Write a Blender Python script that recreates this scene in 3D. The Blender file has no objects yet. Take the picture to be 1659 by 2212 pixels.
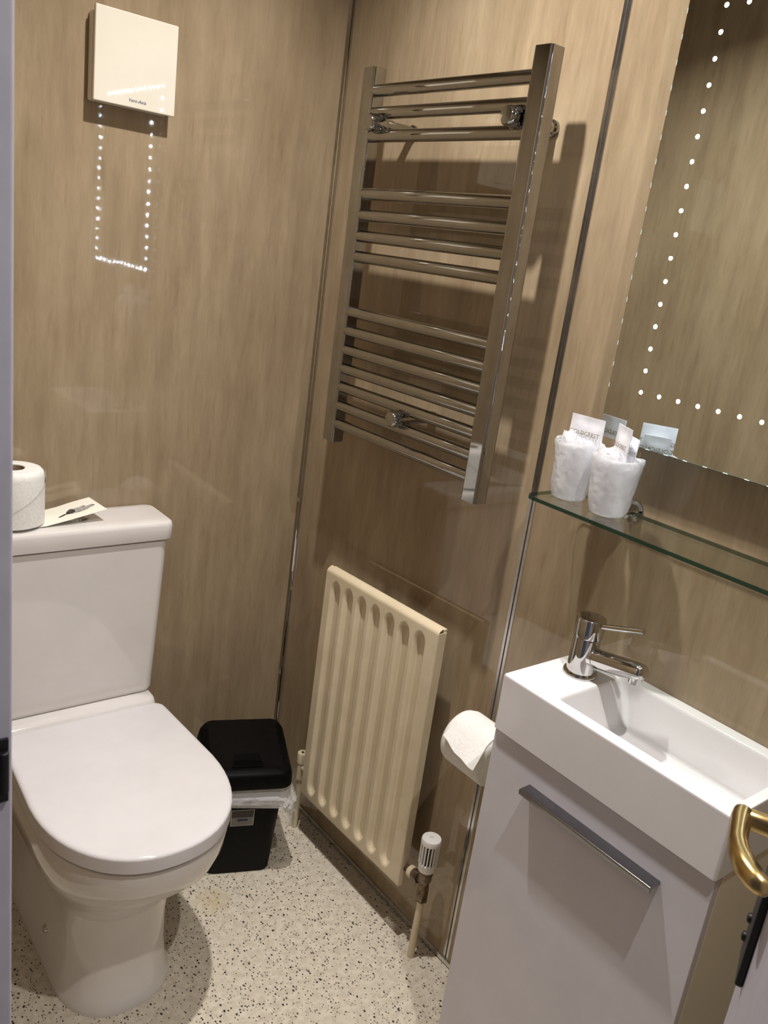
import bpy, bmesh, math, random
from mathutils import Vector, Matrix, noise as mnoise

random.seed(7)
SC = bpy.context.scene
COL = SC.collection

# ------------------------------------------------------------------ camera
IMG_W, IMG_H = 1659.0, 2212.0
F_PX = 1827.415
CAM_LOC = Vector((-1.1706, -1.7310, 1.4650))
ROWS = ((0.78400975, -0.60679679, 0.13086775),      # image right in world axes
        (-0.08109907, -0.30914206, -0.94755165),    # image down
        (0.61542803, 0.73227648, -0.29158104))      # view direction
cam_data = bpy.data.cameras.new('camera')
cam = bpy.data.objects.new('camera', cam_data)
COL.objects.link(cam)
r_, d_, f_ = (Vector(v) for v in ROWS)
cam.matrix_world = Matrix(((r_.x, -d_.x, -f_.x, CAM_LOC.x),
                           (r_.y, -d_.y, -f_.y, CAM_LOC.y),
                           (r_.z, -d_.z, -f_.z, CAM_LOC.z),
                           (0, 0, 0, 1)))
cam_data.sensor_fit = 'HORIZONTAL'
cam_data.sensor_width = 36.0
cam_data.lens = F_PX * 36.0 / IMG_W
cam_data.clip_start = 0.01
cam_data.clip_end = 50
cam_data.dof.use_dof = True
cam_data.dof.focus_distance = 1.75
cam_data.dof.aperture_fstop = 20.0
SC.camera = cam

# ------------------------------------------------------------------ world (dim cool hallway light)
world = bpy.data.worlds.new('hallway_light')
SC.world = world
world.use_nodes = True
bg = world.node_tree.nodes['Background']
bg.inputs['Color'].default_value = (0.70, 0.70, 0.90, 1)
bg.inputs['Strength'].default_value = 0.10

SC.view_settings.view_transform = 'Standard'
SC.view_settings.look = 'None'
SC.view_settings.gamma = 1.0
SC.view_settings.use_curve_mapping = False
SC.view_settings.exposure = 0.0

CEIL = 2.35
LAMPS = ((-0.46, -0.65), (-0.50, -1.50))
LAMP_W = (14.0, 9.5)
LAMP_COL = (1.0, 0.965, 0.925)

# ------------------------------------------------------------------ helpers
def lin(r, g, b):
    def c(v):
        v /= 255.0
        return v / 12.92 if v <= 0.04045 else ((v + 0.055) / 1.055) ** 2.4
    return (c(r), c(g), c(b), 1.0)

def mat(name, color, rough=0.5, metal=0.0, spec=0.5, coat=0.0, trans=0.0, sss=0.0):
    m = bpy.data.materials.new(name)
    m.use_nodes = True
    p = m.node_tree.nodes['Principled BSDF']
    p.inputs['Base Color'].default_value = color
    p.inputs['Roughness'].default_value = rough
    p.inputs['Metallic'].default_value = metal
    p.inputs['Specular IOR Level'].default_value = spec
    p.inputs['Coat Weight'].default_value = coat
    p.inputs['Coat Roughness'].default_value = 0.03
    p.inputs['Transmission Weight'].default_value = trans
    if sss:
        p.inputs['Subsurface Weight'].default_value = sss
        p.inputs['Subsurface Radius'].default_value = (0.01, 0.01, 0.01)
    return m

class NT:
    def __init__(self, m):
        self.t = m.node_tree
        self.p = self.t.nodes.get('Principled BSDF')
    def n(self, typ, **kw):
        nd = self.t.nodes.new(typ)
        for k, v in kw.items():
            if k in nd.inputs:
                nd.inputs[k].default_value = v
            else:
                setattr(nd, k, v)
        return nd
    def l(self, a, b):
        self.t.links.new(a, b)
    def noise(self, vec, scale, detail=3, rough=0.55, vscale=None):
        if vscale:
            mp = self.n('ShaderNodeMapping')
            mp.inputs['Scale'].default_value = vscale
            self.l(vec, mp.inputs['Vector'])
            vec = mp.outputs['Vector']
        nz = self.n('ShaderNodeTexNoise')
        nz.inputs['Scale'].default_value = scale
        nz.inputs['Detail'].default_value = detail
        nz.inputs['Roughness'].default_value = rough
        self.l(vec, nz.inputs['Vector'])
        return nz.outputs['Fac']
    def ramp(self, fac, stops):
        r = self.n('ShaderNodeValToRGB')
        cr = r.color_ramp
        while len(cr.elements) < len(stops):
            cr.elements.new(0.5)
        for e, (pos, c) in zip(cr.elements, stops):
            e.position = pos
            e.color = c
        self.l(fac, r.inputs['Fac'])
        return r.outputs['Color']
    def mix(self, a, b, fac, mode='MIX'):
        m = self.n('ShaderNodeMix', data_type='RGBA', blend_type=mode)
        for s, v in (('A', a), ('B', b)):
            sock = [i for i in m.inputs if i.name == s and i.type == 'RGBA'][0]
            if hasattr(v, 'is_linked'):
                self.l(v, sock)
            else:
                sock.default_value = v
        fs = [i for i in m.inputs if i.name == 'Factor' and i.type == 'VALUE'][0]
        if hasattr(fac, 'is_linked'):
            self.l(fac, fs)
        else:
            fs.default_value = fac
        return [o for o in m.outputs if o.type == 'RGBA'][0]
    def bump(self, height, strength=0.1, dist=0.01):
        b = self.n('ShaderNodeBump')
        b.inputs['Strength'].default_value = strength
        b.inputs['Distance'].default_value = dist
        self.l(height, b.inputs['Height'])
        self.l(b.outputs['Normal'], self.p.inputs['Normal'])
    def pos(self):
        return self.n('ShaderNodeNewGeometry').outputs['Position']
    def obj(self):
        return self.n('ShaderNodeTexCoord').outputs['Object']

# ------------------------------------------------------------------ materials
def make_panel_mat():
    m = mat('wall_panel', lin(160, 142, 116), rough=0.035, spec=0.5)
    t = NT(m)
    P = t.pos()
    broad = t.noise(P, 1.0, 3, 0.6, (6.0, 6.0, 2.2))
    streak = t.noise(P, 1.0, 5, 0.62, (30, 30, 4.0))
    fine = t.noise(P, 1.0, 4, 0.7, (120, 120, 22))
    fleck = t.noise(P, 1.0, 2, 0.5, (85, 85, 10))
    c1 = t.ramp(streak, [(0.30, lin(132, 114, 91)), (0.50, lin(153, 135, 109)), (0.72, lin(172, 154, 126))])
    c2 = t.ramp(broad, [(0.32, lin(137, 118, 94)), (0.68, lin(170, 153, 127))])
    c = t.mix(c1, c2, 0.5)
    cf = t.ramp(fine, [(0.35, (0.90, 0.885, 0.87, 1)), (0.65, (1.04, 1.04, 1.04, 1))])
    c = t.mix(c, cf, 0.6, 'MULTIPLY')
    fl = t.ramp(fleck, [(0.29, (0.80, 0.72, 0.64, 1)), (0.40, (1, 1, 1, 1))])
    c = t.mix(c, fl, 0.42, 'MULTIPLY')
    t.l(c, t.p.inputs['Base Color'])
    wob = t.noise(P, 28.0, 2, 0.5)
    t.bump(wob, 0.022, 0.003)
    return m

def make_floor_mat():
    m = mat('speckled_vinyl', lin(205, 195, 178), rough=0.42, spec=0.4)
    t = NT(m)
    P = t.pos()
    base = t.ramp(t.noise(P, 60, 3, 0.6), [(0.35, lin(196, 186, 168)), (0.65, lin(216, 207, 190))])
    col = base
    for scale, thr, shade, seed in ((150, 0.19, lin(78, 70, 61), 0.0), (112, 0.17, lin(54, 48, 42), 3.7), (210, 0.22, lin(112, 99, 84), 9.1)):
        mp = t.n('ShaderNodeMapping')
        mp.inputs['Location'].default_value = (seed, seed * 1.7, 0)
        mp.inputs['Scale'].default_value = (1.0, 0.8, 1.0)
        t.l(P, mp.inputs['Vector'])
        v = t.n('ShaderNodeTexVoronoi')
        v.inputs['Scale'].default_value = scale
        t.l(mp.outputs['Vector'], v.inputs['Vector'])
        sep = t.n('ShaderNodeSeparateColor')
        t.l(v.outputs['Color'], sep.inputs['Color'])
        # only some cells carry a fleck, of varying size
        sz = t.n('ShaderNodeMath', operation='MULTIPLY')
        sz.inputs[1].default_value = thr * 2.6
        sub = t.n('ShaderNodeMath', operation='SUBTRACT')
        sub.inputs[1].default_value = 0.36
        t.l(sep.outputs[0], sub.inputs[0])
        t.l(sub.outputs[0], sz.inputs[0])
        lt = t.n('ShaderNodeMath', operation='LESS_THAN')
        t.l(v.outputs['Distance'], lt.inputs[0])
        t.l(sz.outputs[0], lt.inputs[1])
        col = t.mix(col, shade, lt.outputs[0])
    # a faint yellow stain beside the pan
    mp = t.n('ShaderNodeMapping')
    mp.inputs['Location'].default_value = (0.355, 0.345, 0)
    t.l(P, mp.inputs['Vector'])
    ln = t.n('ShaderNodeVectorMath', operation='LENGTH')
    t.l(mp.outputs['Vector'], ln.inputs[0])
    st = t.n('ShaderNodeMapRange')
    st.inputs['From Min'].default_value = 0.0
    st.inputs['From Max'].default_value = 0.05
    st.inputs['To Min'].default_value = 1.0
    st.inputs['To Max'].default_value = 0.0
    t.l(ln.outputs['Value'], st.inputs['Value'])
    nz = t.noise(P, 55, 2)
    mu = t.n('ShaderNodeMath', operation='MULTIPLY')
    t.l(st.outputs[0], mu.inputs[0])
    t.l(nz, mu.inputs[1])
    col = t.mix(col, lin(190, 168, 112), mu.outputs[0])
    t.l(col, t.p.inputs['Base Color'])
    t.bump(t.noise(P, 180, 2), 0.08, 0.002)
    return m

def speck(m, scale, a, b, bump=0.0, dist=0.002, vscale=None):
    t = NT(m)
    f = t.noise(t.obj(), scale, 3, 0.6, vscale)
    t.l(t.ramp(f, [(0.35, a), (0.65, b)]), t.p.inputs['Base Color'])
    if bump:
        t.bump(f, bump, dist)
    return m

M = {}
M['panel'] = make_panel_mat()
M['floor'] = make_floor_mat()
M['plaster'] = speck(mat('ceiling_paint', lin(225, 222, 215), 0.8), 30, lin(222, 219, 211), lin(230, 227, 220), 0.05)
M['paint'] = speck(mat('white_gloss_paint', lin(192, 189, 200), 0.35), 25, lin(189, 186, 197), lin(197, 194, 205), 0.04)
M['chrome'] = speck(mat('chrome', (0.56, 0.555, 0.545, 1), 0.05, 1.0), 40, (0.54, 0.535, 0.525, 1), (0.58, 0.575, 0.565, 1))
M['rail_chrome'] = speck(mat('towel_rail_chrome', (0.40, 0.395, 0.38, 1), 0.045, 1.0), 40, (0.385, 0.38, 0.365, 1), (0.415, 0.41, 0.395, 1))
M['handle_metal'] = speck(mat('satin_grey_metal', (0.26, 0.26, 0.275, 1), 0.16, 1.0), 40, (0.25, 0.25, 0.265, 1), (0.27, 0.27, 0.285, 1))
M['steel'] = speck(mat('brushed_aluminium', (0.55, 0.54, 0.52, 1), 0.22, 1.0), 60, (0.62, 0.61, 0.59, 1), (0.72, 0.71, 0.69, 1))
M['ceramic'] = speck(mat('white_ceramic', lin(218, 213, 210), 0.07, 0, 0.5, coat=0.3), 8, lin(216, 211, 208), lin(221, 216, 213))
M['seat'] = speck(mat('seat_plastic', lin(216, 212, 213), 0.10, 0, 0.5), 8, lin(214, 210, 211), lin(219, 215, 216))
M['basin'] = speck(mat('basin_resin', lin(226, 223, 224), 0.10, 0, 0.5), 8, lin(224, 221, 222), lin(229, 226, 227))
M['vanity'] = speck(mat('white_gloss_laminate', lin(206, 202, 208), 0.09, 0, 0.5), 10, lin(204, 200, 206), lin(209, 205, 211))
M['carcass'] = speck(mat('cream_laminate', lin(222, 215, 196), 0.3), 10, lin(220, 213, 194), lin(225, 218, 199))
M['cream'] = speck(mat('cream_radiator_enamel', lin(212, 197, 168), 0.38), 14, lin(208, 193, 163), lin(216, 201, 173), 0.03)
M['trv_white'] = speck(mat('white_plastic', lin(228, 224, 222), 0.35), 20, lin(226, 221, 218), lin(232, 228, 226))
M['brass_dull'] = speck(mat('tarnished_brass', lin(120, 105, 85), 0.4, 0.8), 90, lin(92, 80, 66), lin(140, 122, 98), 0.1)
M['dark_slot'] = speck(mat('dark_slot', lin(30, 26, 22), 0.8), 20, lin(28, 24, 20), lin(34, 30, 26))
M['black'] = speck(mat('black_plastic', lin(9, 9, 10), 0.45, 0, 0.07), 60, lin(7, 7, 8), lin(11, 11, 12), 0.06, 0.0008)
M['black_smooth'] = speck(mat('black_plastic_smooth', lin(13, 13, 14), 0.28, 0, 0.2), 60, lin(8, 8, 9), lin(12, 12, 13))
M['slot_shade'] = speck(mat('slot_shade_black', lin(5, 5, 5), 0.9, 0, 0.05), 30, lin(4, 4, 4), lin(6, 6, 6))  # near-black that carries the shade of the grip recess
M['black_metal'] = speck(mat('black_iron', lin(20, 19, 20), 0.45, 0.3), 50, lin(16, 15, 16), lin(26, 25, 26))
M['fan'] = speck(mat('fan_plastic', lin(222, 215, 200), 0.03), 10, lin(220, 213, 198), lin(224, 217, 203))
M['fan_side'] = speck(mat('fan_side_plastic', lin(222, 214, 202), 0.4), 10, lin(219, 211, 199), lin(226, 218, 206))
M['paper'] = speck(mat('toilet_paper', lin(230, 227, 222), 0.95, 0, 0.1), 260, lin(222, 219, 214), lin(236, 234, 230), 0.35, 0.0012)
M['card_tube'] = speck(mat('cardboard_core', lin(150, 130, 108), 0.9), 60, lin(140, 120, 98), lin(160, 140, 118))
M['card'] = speck(mat('printed_card', lin(238, 233, 220), 0.6), 15, lin(236, 231, 217), lin(241, 236, 224))
M['ink'] = speck(mat('black_ink', lin(45, 43, 42), 0.7), 300, lin(28, 27, 27), lin(70, 68, 66))
M['ink_grey'] = speck(mat('grey_ink', lin(140, 136, 130), 0.7), 500, lin(70, 68, 66), lin(205, 200, 190))
M['ink_blue'] = speck(mat('navy_ink', lin(24, 30, 82), 0.5), 100, lin(22, 27, 76), lin(27, 33, 88))
M['ink_gold'] = speck(mat('bronze_ink', lin(128, 112, 84), 0.6), 100, lin(120, 104, 76), lin(136, 120, 92))
M['gold'] = speck(mat('polished_brass', (0.52, 0.37, 0.15, 1), 0.24, 1.0), 35, (0.42, 0.29, 0.11, 1), (0.56, 0.41, 0.18, 1))
M['sachet'] = speck(mat('frosted_sachet', lin(222, 222, 228), 0.35, 0, 0.5, sss=0.15), 40, lin(214, 214, 221), lin(229, 229, 234), 0.12, 0.002)
M['label_dark'] = speck(mat('label_dark', lin(26, 22, 20), 0.4), 40, lin(24, 20, 18), lin(30, 26, 24))
M['label_grey'] = speck(mat('label_grey', lin(112, 108, 100), 0.4), 40, lin(106, 102, 94), lin(118, 114, 106))
M['label_pale'] = speck(mat('label_pale', lin(190, 188, 182), 0.4), 40, lin(186, 184, 178), lin(196, 194, 188))
M['brown_ink'] = speck(mat('brown_ink', lin(96, 70, 60), 0.5), 40, lin(90, 64, 54), lin(104, 78, 68))
M['red'] = speck(mat('red_plastic_cap', lin(190, 60, 30), 0.4), 40, lin(184, 54, 26), lin(198, 68, 36))
M['mirror'] = mat('mirror_silver', (0.74, 0.78, 0.76, 1), 0.004, 1.0)
NT(M['mirror'])
M['grout'] = speck(mat('dark_sealant', lin(58, 52, 46), 0.6), 40, lin(52, 46, 40), lin(66, 60, 54))

def emit(name, color, s):
    m = bpy.data.materials.new(name)
    m.use_nodes = True
    nt = m.node_tree
    nt.nodes.clear()
    e = nt.nodes.new('ShaderNodeEmission')
    e.inputs['Color'].default_value = color
    e.inputs['Strength'].default_value = s
    o = nt.nodes.new('ShaderNodeOutputMaterial')
    nt.links.new(e.outputs[0], o.inputs['Surface'])
    return m
M['led'] = emit('cool_led', (0.80, 0.90, 1.0, 1), 260)
M['glow_dots'] = emit('edge_glow_dots', (0.62, 0.92, 0.95, 1), 3.0)  # emission standing in for LED light leaving the glass edge
M['glow_strip'] = emit('edge_glow_faint', (0.42, 0.80, 0.78, 1), 0.55)  # fainter emission for the glow along the glass edge, not a real part
M['lamp'] = emit('warm_lamp', (1.0, 0.90, 0.76, 1), 6)

def clear_sheet(name, tint, gloss_rough=0.0, diff=0.0, diff_col=(0.9, 0.9, 0.9, 1), fres=1.45, nscale=0.0, nstr=0.3):
    """thin see-through sheet: tinted transparency, fresnel reflection, optional milky body"""
    m = bpy.data.materials.new(name)
    m.use_nodes = True
    nt = m.node_tree
    nt.nodes.clear()
    N = nt.nodes.new
    tr = N('ShaderNodeBsdfTransparent'); tr.inputs['Color'].default_value = tint
    gl = N('ShaderNodeBsdfGlossy'); gl.inputs['Roughness'].default_value = gloss_rough
    gl.inputs['Color'].default_value = (0.9, 0.9, 0.9, 1)
    fr = N('ShaderNodeFresnel')
    ge = N('ShaderNodeNewGeometry'); mr = N('ShaderNodeMapRange')       # same reflectance from either face of the sheet
    mr.inputs['To Min'].default_value = fres; mr.inputs['To Max'].default_value = 1.0 / fres
    nt.links.new(ge.outputs['Backfacing'], mr.inputs['Value']); nt.links.new(mr.outputs[0], fr.inputs['IOR'])
    mx = N('ShaderNodeMixShader')
    out = N('ShaderNodeOutputMaterial')
    base = tr
    if diff > 0:
        df = N('ShaderNodeBsdfDiffuse'); df.inputs['Color'].default_value = diff_col
        tl = N('ShaderNodeBsdfTranslucent'); tl.inputs['Color'].default_value = diff_col
        m1 = N('ShaderNodeMixShader'); m1.inputs[0].default_value = 0.4
        nt.links.new(df.outputs[0], m1.inputs[1]); nt.links.new(tl.outputs[0], m1.inputs[2])
        m2 = N('ShaderNodeMixShader'); m2.inputs[0].default_value = diff
        nt.links.new(tr.outputs[0], m2.inputs[1]); nt.links.new(m1.outputs[0], m2.inputs[2])
        base = m2
    if nscale:
        tc = N('ShaderNodeTexCoord')
        nz = N('ShaderNodeTexNoise'); nz.inputs['Scale'].default_value = nscale; nz.inputs['Detail'].default_value = 2
        nt.links.new(tc.outputs['Object'], nz.inputs['Vector'])
        bp = N('ShaderNodeBump'); bp.inputs['Strength'].default_value = nstr; bp.inputs['Distance'].default_value = 0.006
        nt.links.new(nz.outputs['Fac'], bp.inputs['Height'])
        nt.links.new(bp.outputs['Normal'], gl.inputs['Normal'])
        nt.links.new(bp.outputs['Normal'], fr.inputs['Normal'])
        if diff > 0:
            nt.links.new(bp.outputs['Normal'], df.inputs['Normal'])
    nt.links.new(fr.outputs[0], mx.inputs[0])
    nt.links.new(base.outputs[0], mx.inputs[1])
    nt.links.new(gl.outputs[0], mx.inputs[2])
    nt.links.new(mx.outputs[0], out.inputs['Surface'])
    return m
M['glass'] = clear_sheet('clear_glass', (0.93, 0.96, 0.945, 1))
M['glass_edge'] = clear_sheet('green_glass_edge', (0.10, 0.20, 0.15, 1), diff=0.55, diff_col=(0.018, 0.055, 0.036, 1))
M['mirror_edge'] = clear_sheet('mirror_glass_edge', (0.5, 0.75, 0.72, 1), diff=0.5, diff_col=(0.35, 0.62, 0.60, 1))
M['film'] = clear_sheet('crinkled_film', (0.95, 0.95, 0.95, 1), 0.07, diff=0.50, diff_col=(0.93, 0.93, 0.95, 1), nscale=45, nstr=0.9)
M['cup'] = clear_sheet('milky_plastic', (0.95, 0.95, 0.95, 1), 0.2, diff=0.78, diff_col=(0.90, 0.90, 0.93, 1))
M['bag'] = clear_sheet('white_bin_bag', (0.9, 0.9, 0.9, 1), 0.25, diff=0.84, diff_col=(0.93, 0.93, 0.94, 1), nscale=60, nstr=0.9)

# ------------------------------------------------------------------ mesh helpers
class MB:
    def __init__(self):
        self.v = []; self.f = []; self.mi = []
    def add(self, verts, faces, mi=0):
        o = len(self.v)
        self.v += [tuple(x) for x in verts]
        self.f += [tuple(i + o for i in q) for q in faces]
        self.mi += [mi] * len(faces)
        return self
    def box(self, x0, x1, y0, y1, z0, z1, mi=0):
        x0, x1 = sorted((x0, x1)); y0, y1 = sorted((y0, y1)); z0, z1 = sorted((z0, z1))
        return self.add([(x0, y0, z0), (x1, y0, z0), (x1, y1, z0), (x0, y1, z0), (x0, y0, z1), (x1, y0, z1), (x1, y1, z1), (x0, y1, z1)],
                        [(0, 3, 2, 1), (4, 5, 6, 7), (0, 1, 5, 4), (1, 2, 6, 5), (2, 3, 7, 6), (3, 0, 4, 7)], mi)
    def loft(self, rings, cap0=True, cap1=True, closed=True, mi=0):
        n = len(rings[0]); vs = []; fs = []
        for r in rings:
            vs += r
        for k in range(len(rings) - 1):
            for i in range(n if closed else n - 1):
                j = (i + 1) % n
                fs.append((k * n + i, k * n + j, (k + 1) * n + j, (k + 1) * n + i))
        if cap0: fs.append(tuple(reversed(range(n))))
        if cap1: fs.append(tuple((len(rings) - 1) * n + i for i in range(n)))
        return self.add(vs, fs, mi)
    def cyl(self, a, b, r, n=24, r2=None, mi=0, caps=True):
        a = Vector(a); b = Vector(b); ax = (b - a).normalized()
        u = ax.orthogonal().normalized(); w = ax.cross(u)
        r2 = r if r2 is None else r2
        R0 = [a + (u * math.cos(t) + w * math.sin(t)) * r for t in [2 * math.pi * i / n for i in range(n)]]
        R1 = [b + (u * math.cos(t) + w * math.sin(t)) * r2 for t in [2 * math.pi * i / n for i in range(n)]]
        return self.loft([R0, R1], caps, caps, mi=mi)
    def lathe(self, prof, origin=(0, 0, 0), axis=(0, 0, 1), n=32, mi=0, cap0=True, cap1=True):
        o = Vector(origin); ax = Vector(axis).normalized()
        u = ax.orthogonal().normalized(); w = ax.cross(u)
        rings = [[o + ax * h + (u * math.cos(2 * math.pi * i / n) + w * math.sin(2 * math.pi * i / n)) * r for i in range(n)] for r, h in prof]
        return self.loft(rings, cap0, cap1, mi=mi)
    def tube(self, pts, radii, n=16, mi=0, squash=None):
        pts = [Vector(p) for p in pts]
        rings = []
        up = None
        for i, p in enumerate(pts):
            t = (pts[min(i + 1, len(pts) - 1)] - pts[max(i - 1, 0)]).normalized()
            if up is None:
                up = t.orthogonal().normalized()
            up = (up - t * up.dot(t)).normalized()
            w = t.cross(up)
            r = radii[i] if isinstance(radii, (list, tuple)) else radii
            rings.append([p + up * math.cos(2 * math.pi * k / n) * r + w * math.sin(2 * math.pi * k / n) * r for k in range(n)])
        return self.loft(rings, mi=mi)

def finish(bm, sharp=35):
    bmesh.ops.recalc_face_normals(bm, faces=bm.faces)
    a = math.radians(sharp)
    for f in bm.faces: f.smooth = True
    for e in bm.edges:
        if len(e.link_faces) == 2:
            e.smooth = e.calc_face_angle(0) < a

def obj(name, mb, mats, parent=None, bevel=0.0, segs=2, sharp=35, bev_angle=25, fix=True, wn=False):
    me = bpy.data.meshes.new(name)
    me.from_pydata(mb.v, [], mb.f)
    if not isinstance(mats, (list, tuple)): mats = [mats]
    for m in mats: me.materials.append(M[m] if isinstance(m, str) else m)
    for p, i in zip(me.polygons, mb.mi): p.material_index = i
    bm = bmesh.new(); bm.from_mesh(me)
    if fix: bmesh.ops.recalc_face_normals(bm, faces=bm.faces)
    if bevel:
        es = [e for e in bm.edges if len(e.link_faces) == 2 and e.calc_face_angle(0) > math.radians(bev_angle)]
        bmesh.ops.bevel(bm, geom=es, offset=bevel, segments=segs, profile=0.5, affect='EDGES', clamp_overlap=True)
    a = math.radians(sharp)
    for f in bm.faces: f.smooth = True
    for e in bm.edges:
        if len(e.link_faces) == 2: e.smooth = e.calc_face_angle(0) < a
    bm.to_mesh(me); bm.free()
    o = bpy.data.objects.new(name, me)
    COL.objects.link(o)
    if parent is not None: o.parent = parent
    if wn or bevel:
        w = o.modifiers.new('weighted_normals', 'WEIGHTED_NORMAL')
        w.keep_sharp = True; w.weight = 80
    return o

def tag(o, label, cat, group=None):
    o['label'] = label; o['category'] = cat
    if group: o['group'] = group
    return o

def thing(name, label, cat, loc=(0, 0, 0), rotz=0.0, group=None):
    o = bpy.data.objects.new(name, None)
    o.empty_display_size = 0.05
    COL.objects.link(o)
    o.location = loc; o.rotation_euler = (0, 0, rotz)
    return tag(o, label, cat, group)

def struct(name, mb, m, **kw):
    o = obj(name, mb, m, **kw)
    o['kind'] = 'structure'
    return o

def text(name, body, size, m, mtx, parent=None, align='CENTER', extrude=0.00008, spacing=1.0, shear=0.0, xscale=1.0):
    cu = bpy.data.curves.new(name, 'FONT')
    cu.body = body; cu.size = size; cu.align_x = align; cu.align_y = 'CENTER'
    cu.extrude = extrude; cu.space_character = spacing; cu.shear = shear; cu.resolution_u = 2
    tmp = bpy.data.objects.new('tmp_text', cu)
    COL.objects.link(tmp)
    dg = bpy.context.evaluated_depsgraph_get()
    me = bpy.data.meshes.new_from_object(tmp.evaluated_get(dg))
    bpy.data.objects.remove(tmp); bpy.data.curves.remove(cu)
    me.transform(mtx @ Matrix.Diagonal((xscale, 1, 1, 1)))
    me.materials.clear(); me.materials.append(M[m])
    me.name = name
    o = bpy.data.objects.new(name, me)
    COL.objects.link(o)
    if parent is not None: o.parent = parent
    return o

def frame(o, X, Y):
    X = Vector(X).normalized(); Y = Vector(Y); Y = (Y - X * Y.dot(X)).normalized(); Z = X.cross(Y)
    return Matrix(((X.x, Y.x, Z.x, o[0]), (X.y, Y.y, Z.y, o[1]), (X.z, Y.z, Z.z, o[2]), (0, 0, 0, 1)))

def rrect(cx, cy, hx, hy, r, z, n=6):
    pts = []
    for (sx, sy, a0) in ((1, 1, 0), (-1, 1, 90), (-1, -1, 180), (1, -1, 270)):
        for k in range(n + 1):
            a = math.radians(a0 + 90.0 * k / n)
            pts.append(Vector((cx + sx * (hx - r) + r * math.cos(a), cy + sy * (hy - r) + r * math.sin(a), z)))
    return pts

# ================================================================== THE ROOM
WX = -1.012          # inner face of the wall with the doorway
WY = -2.15           # wall behind the vanity end
floor = struct('floor', MB().box(-2.2, 0.12, WY - 0.1, 0.12, -0.05, 0.0), 'floor')
struct('ceiling', MB().box(-1.14, 0.12, WY - 0.1, 0.12, CEIL, CEIL + 0.05), 'plaster')

wall_b = struct('wall_back', MB().box(-1.14, 0.12, 0.008, 0.12, 0.0, CEIL), 'plaster')
obj('panel', MB().box(WX, -0.0005, 0.0, 0.008, 0.004, CEIL), 'panel', wall_b)
wall_r = struct('wall_right', MB().box(0.008, 0.12, WY, 0.008, 0.0, CEIL), 'plaster')
obj('panel', MB().box(0.0, 0.008, -0.7525, -0.0005, 0.004, CEIL), 'panel', wall_r)
obj('panel', MB().box(0.0, 0.008, WY, -0.7575, 0.004, CEIL), 'panel', wall_r)
wl = MB().box(WX - 0.118, WX - 0.006, -1.118, 0.008, 0, CEIL).box(WX - 0.118, WX - 0.006, -1.79, -1.118, 2.06, CEIL).box(WX - 0.118, WX - 0.006, WY, -1.79, 0, CEIL)
wall_l = struct('wall_left', wl, 'plaster')
obj('panel', MB().box(WX - 0.006, WX, -1.118, -0.0005, 0.004, CEIL), 'panel', wall_l)
obj('panel', MB().box(WX - 0.006, WX, -1.79, -1.118, 2.06, CEIL), 'panel', wall_l)
obj('panel', MB().box(WX - 0.006, WX, WY, -1.79, 0.004, CEIL), 'panel', wall_l)
wall_f = struct('wall_front', MB().box(-1.14, 0.12, WY - 0.1, WY - 0.008, 0.0, CEIL), 'plaster')
obj('panel', MB().box(WX, -0.0005, WY - 0.008, WY, 0.004, CEIL), 'panel', wall_f)

# corner strip: slim aluminium quadrant with a dark line either side
def strip_mesh(pts, z0, z1):
    return MB().loft([[Vector((x, y, z0)) for x, y in pts], [Vector((x, y, z1)) for x, y in pts]])
cor = struct('trim_1', strip_mesh([(0, 0), (-0.0105, 0), (-0.0105, -0.0022), (-0.0045, -0.0032), (-0.0032, -0.0045), (-0.0022, -0.0105), (0, -0.0105)], 0.004, CEIL - 0.001), 'chrome')
jn = struct('trim_2', MB().box(-0.0016, 0.004, -0.763, -0.747, 0.004, CEIL - 0.001), 'steel', bevel=0.0008)
obj('joint_groove', MB().box(-0.0022, 0.0, -0.7562, -0.7538, 0.006, CEIL - 0.002), 'grout', jn)
base = struct('trim_3', MB().box(-0.006, 0.004, -0.935, -0.006, 0.003, 0.0135), 'steel', bevel=0.001)
struct('trim_4', MB().box(WX, -0.012, -0.006, 0.004, 0.003, 0.0135), 'steel', bevel=0.001)
# door lining
jb = struct('trim_5', MB().box(WX - 0.125, WX, -1.150, -1.116, 0.0, 2.06).box(WX - 0.125, WX, -1.795, -1.755, 0.0, 2.06).box(WX - 0.125, WX, -1.795, -1.116, 2.03, 2.065), 'paint', bevel=0.003)
obj('strike_plate', MB().box(WX - 0.042, WX - 0.0035, -1.1525, -1.1495, 1.030, 1.085).cyl((WX - 0.008, -1.153, 1.04), (WX - 0.008, -1.153, 1.075), 0.0045, 12), 'black_metal', jb, bevel=0.0008)

# ------------------------------------------------------------------ door, swung into the room
DH = Vector((0.92, 0.391, 0)); DN = Vector((-0.391, 0.92, 0))
FE = Vector((-0.444, -1.482, 0))
def dpt(t, off, z):
    return FE + DH * t + DN * off + Vector((0, 0, z))
def dbox(mb, t0, t1, o0, o1, z0, z1):
    v = [dpt(t, o, z) for z in (z0, z1) for o in (o0, o1) for t in (t0, t1)]
    return mb.add(v, [(0, 1, 3, 2), (4, 6, 7, 5), (0, 4, 5, 1), (2, 3, 7, 6), (0, 2, 6, 4), (1, 5, 7, 3)])
door = struct('door_1', dbox(MB(), -0.62, 0.0, -0.04, 0.0, 0.012, 2.02), 'paint', bevel=0.002)
obj('backplate', dbox(MB(), -0.078, -0.026, 0.0, 0.007, 0.905, 1.125), 'black_metal', door, bevel=0.002)
for zz in (0.925, 0.945, 1.10):
    c = dpt(-0.036, 0.007, zz)
    obj('screw', MB().lathe([(0.0052, 0), (0.0045, 0.0025), (0.002, 0.0035)], c, DN, 12), 'black_metal', door)
zc = 1.05
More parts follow.
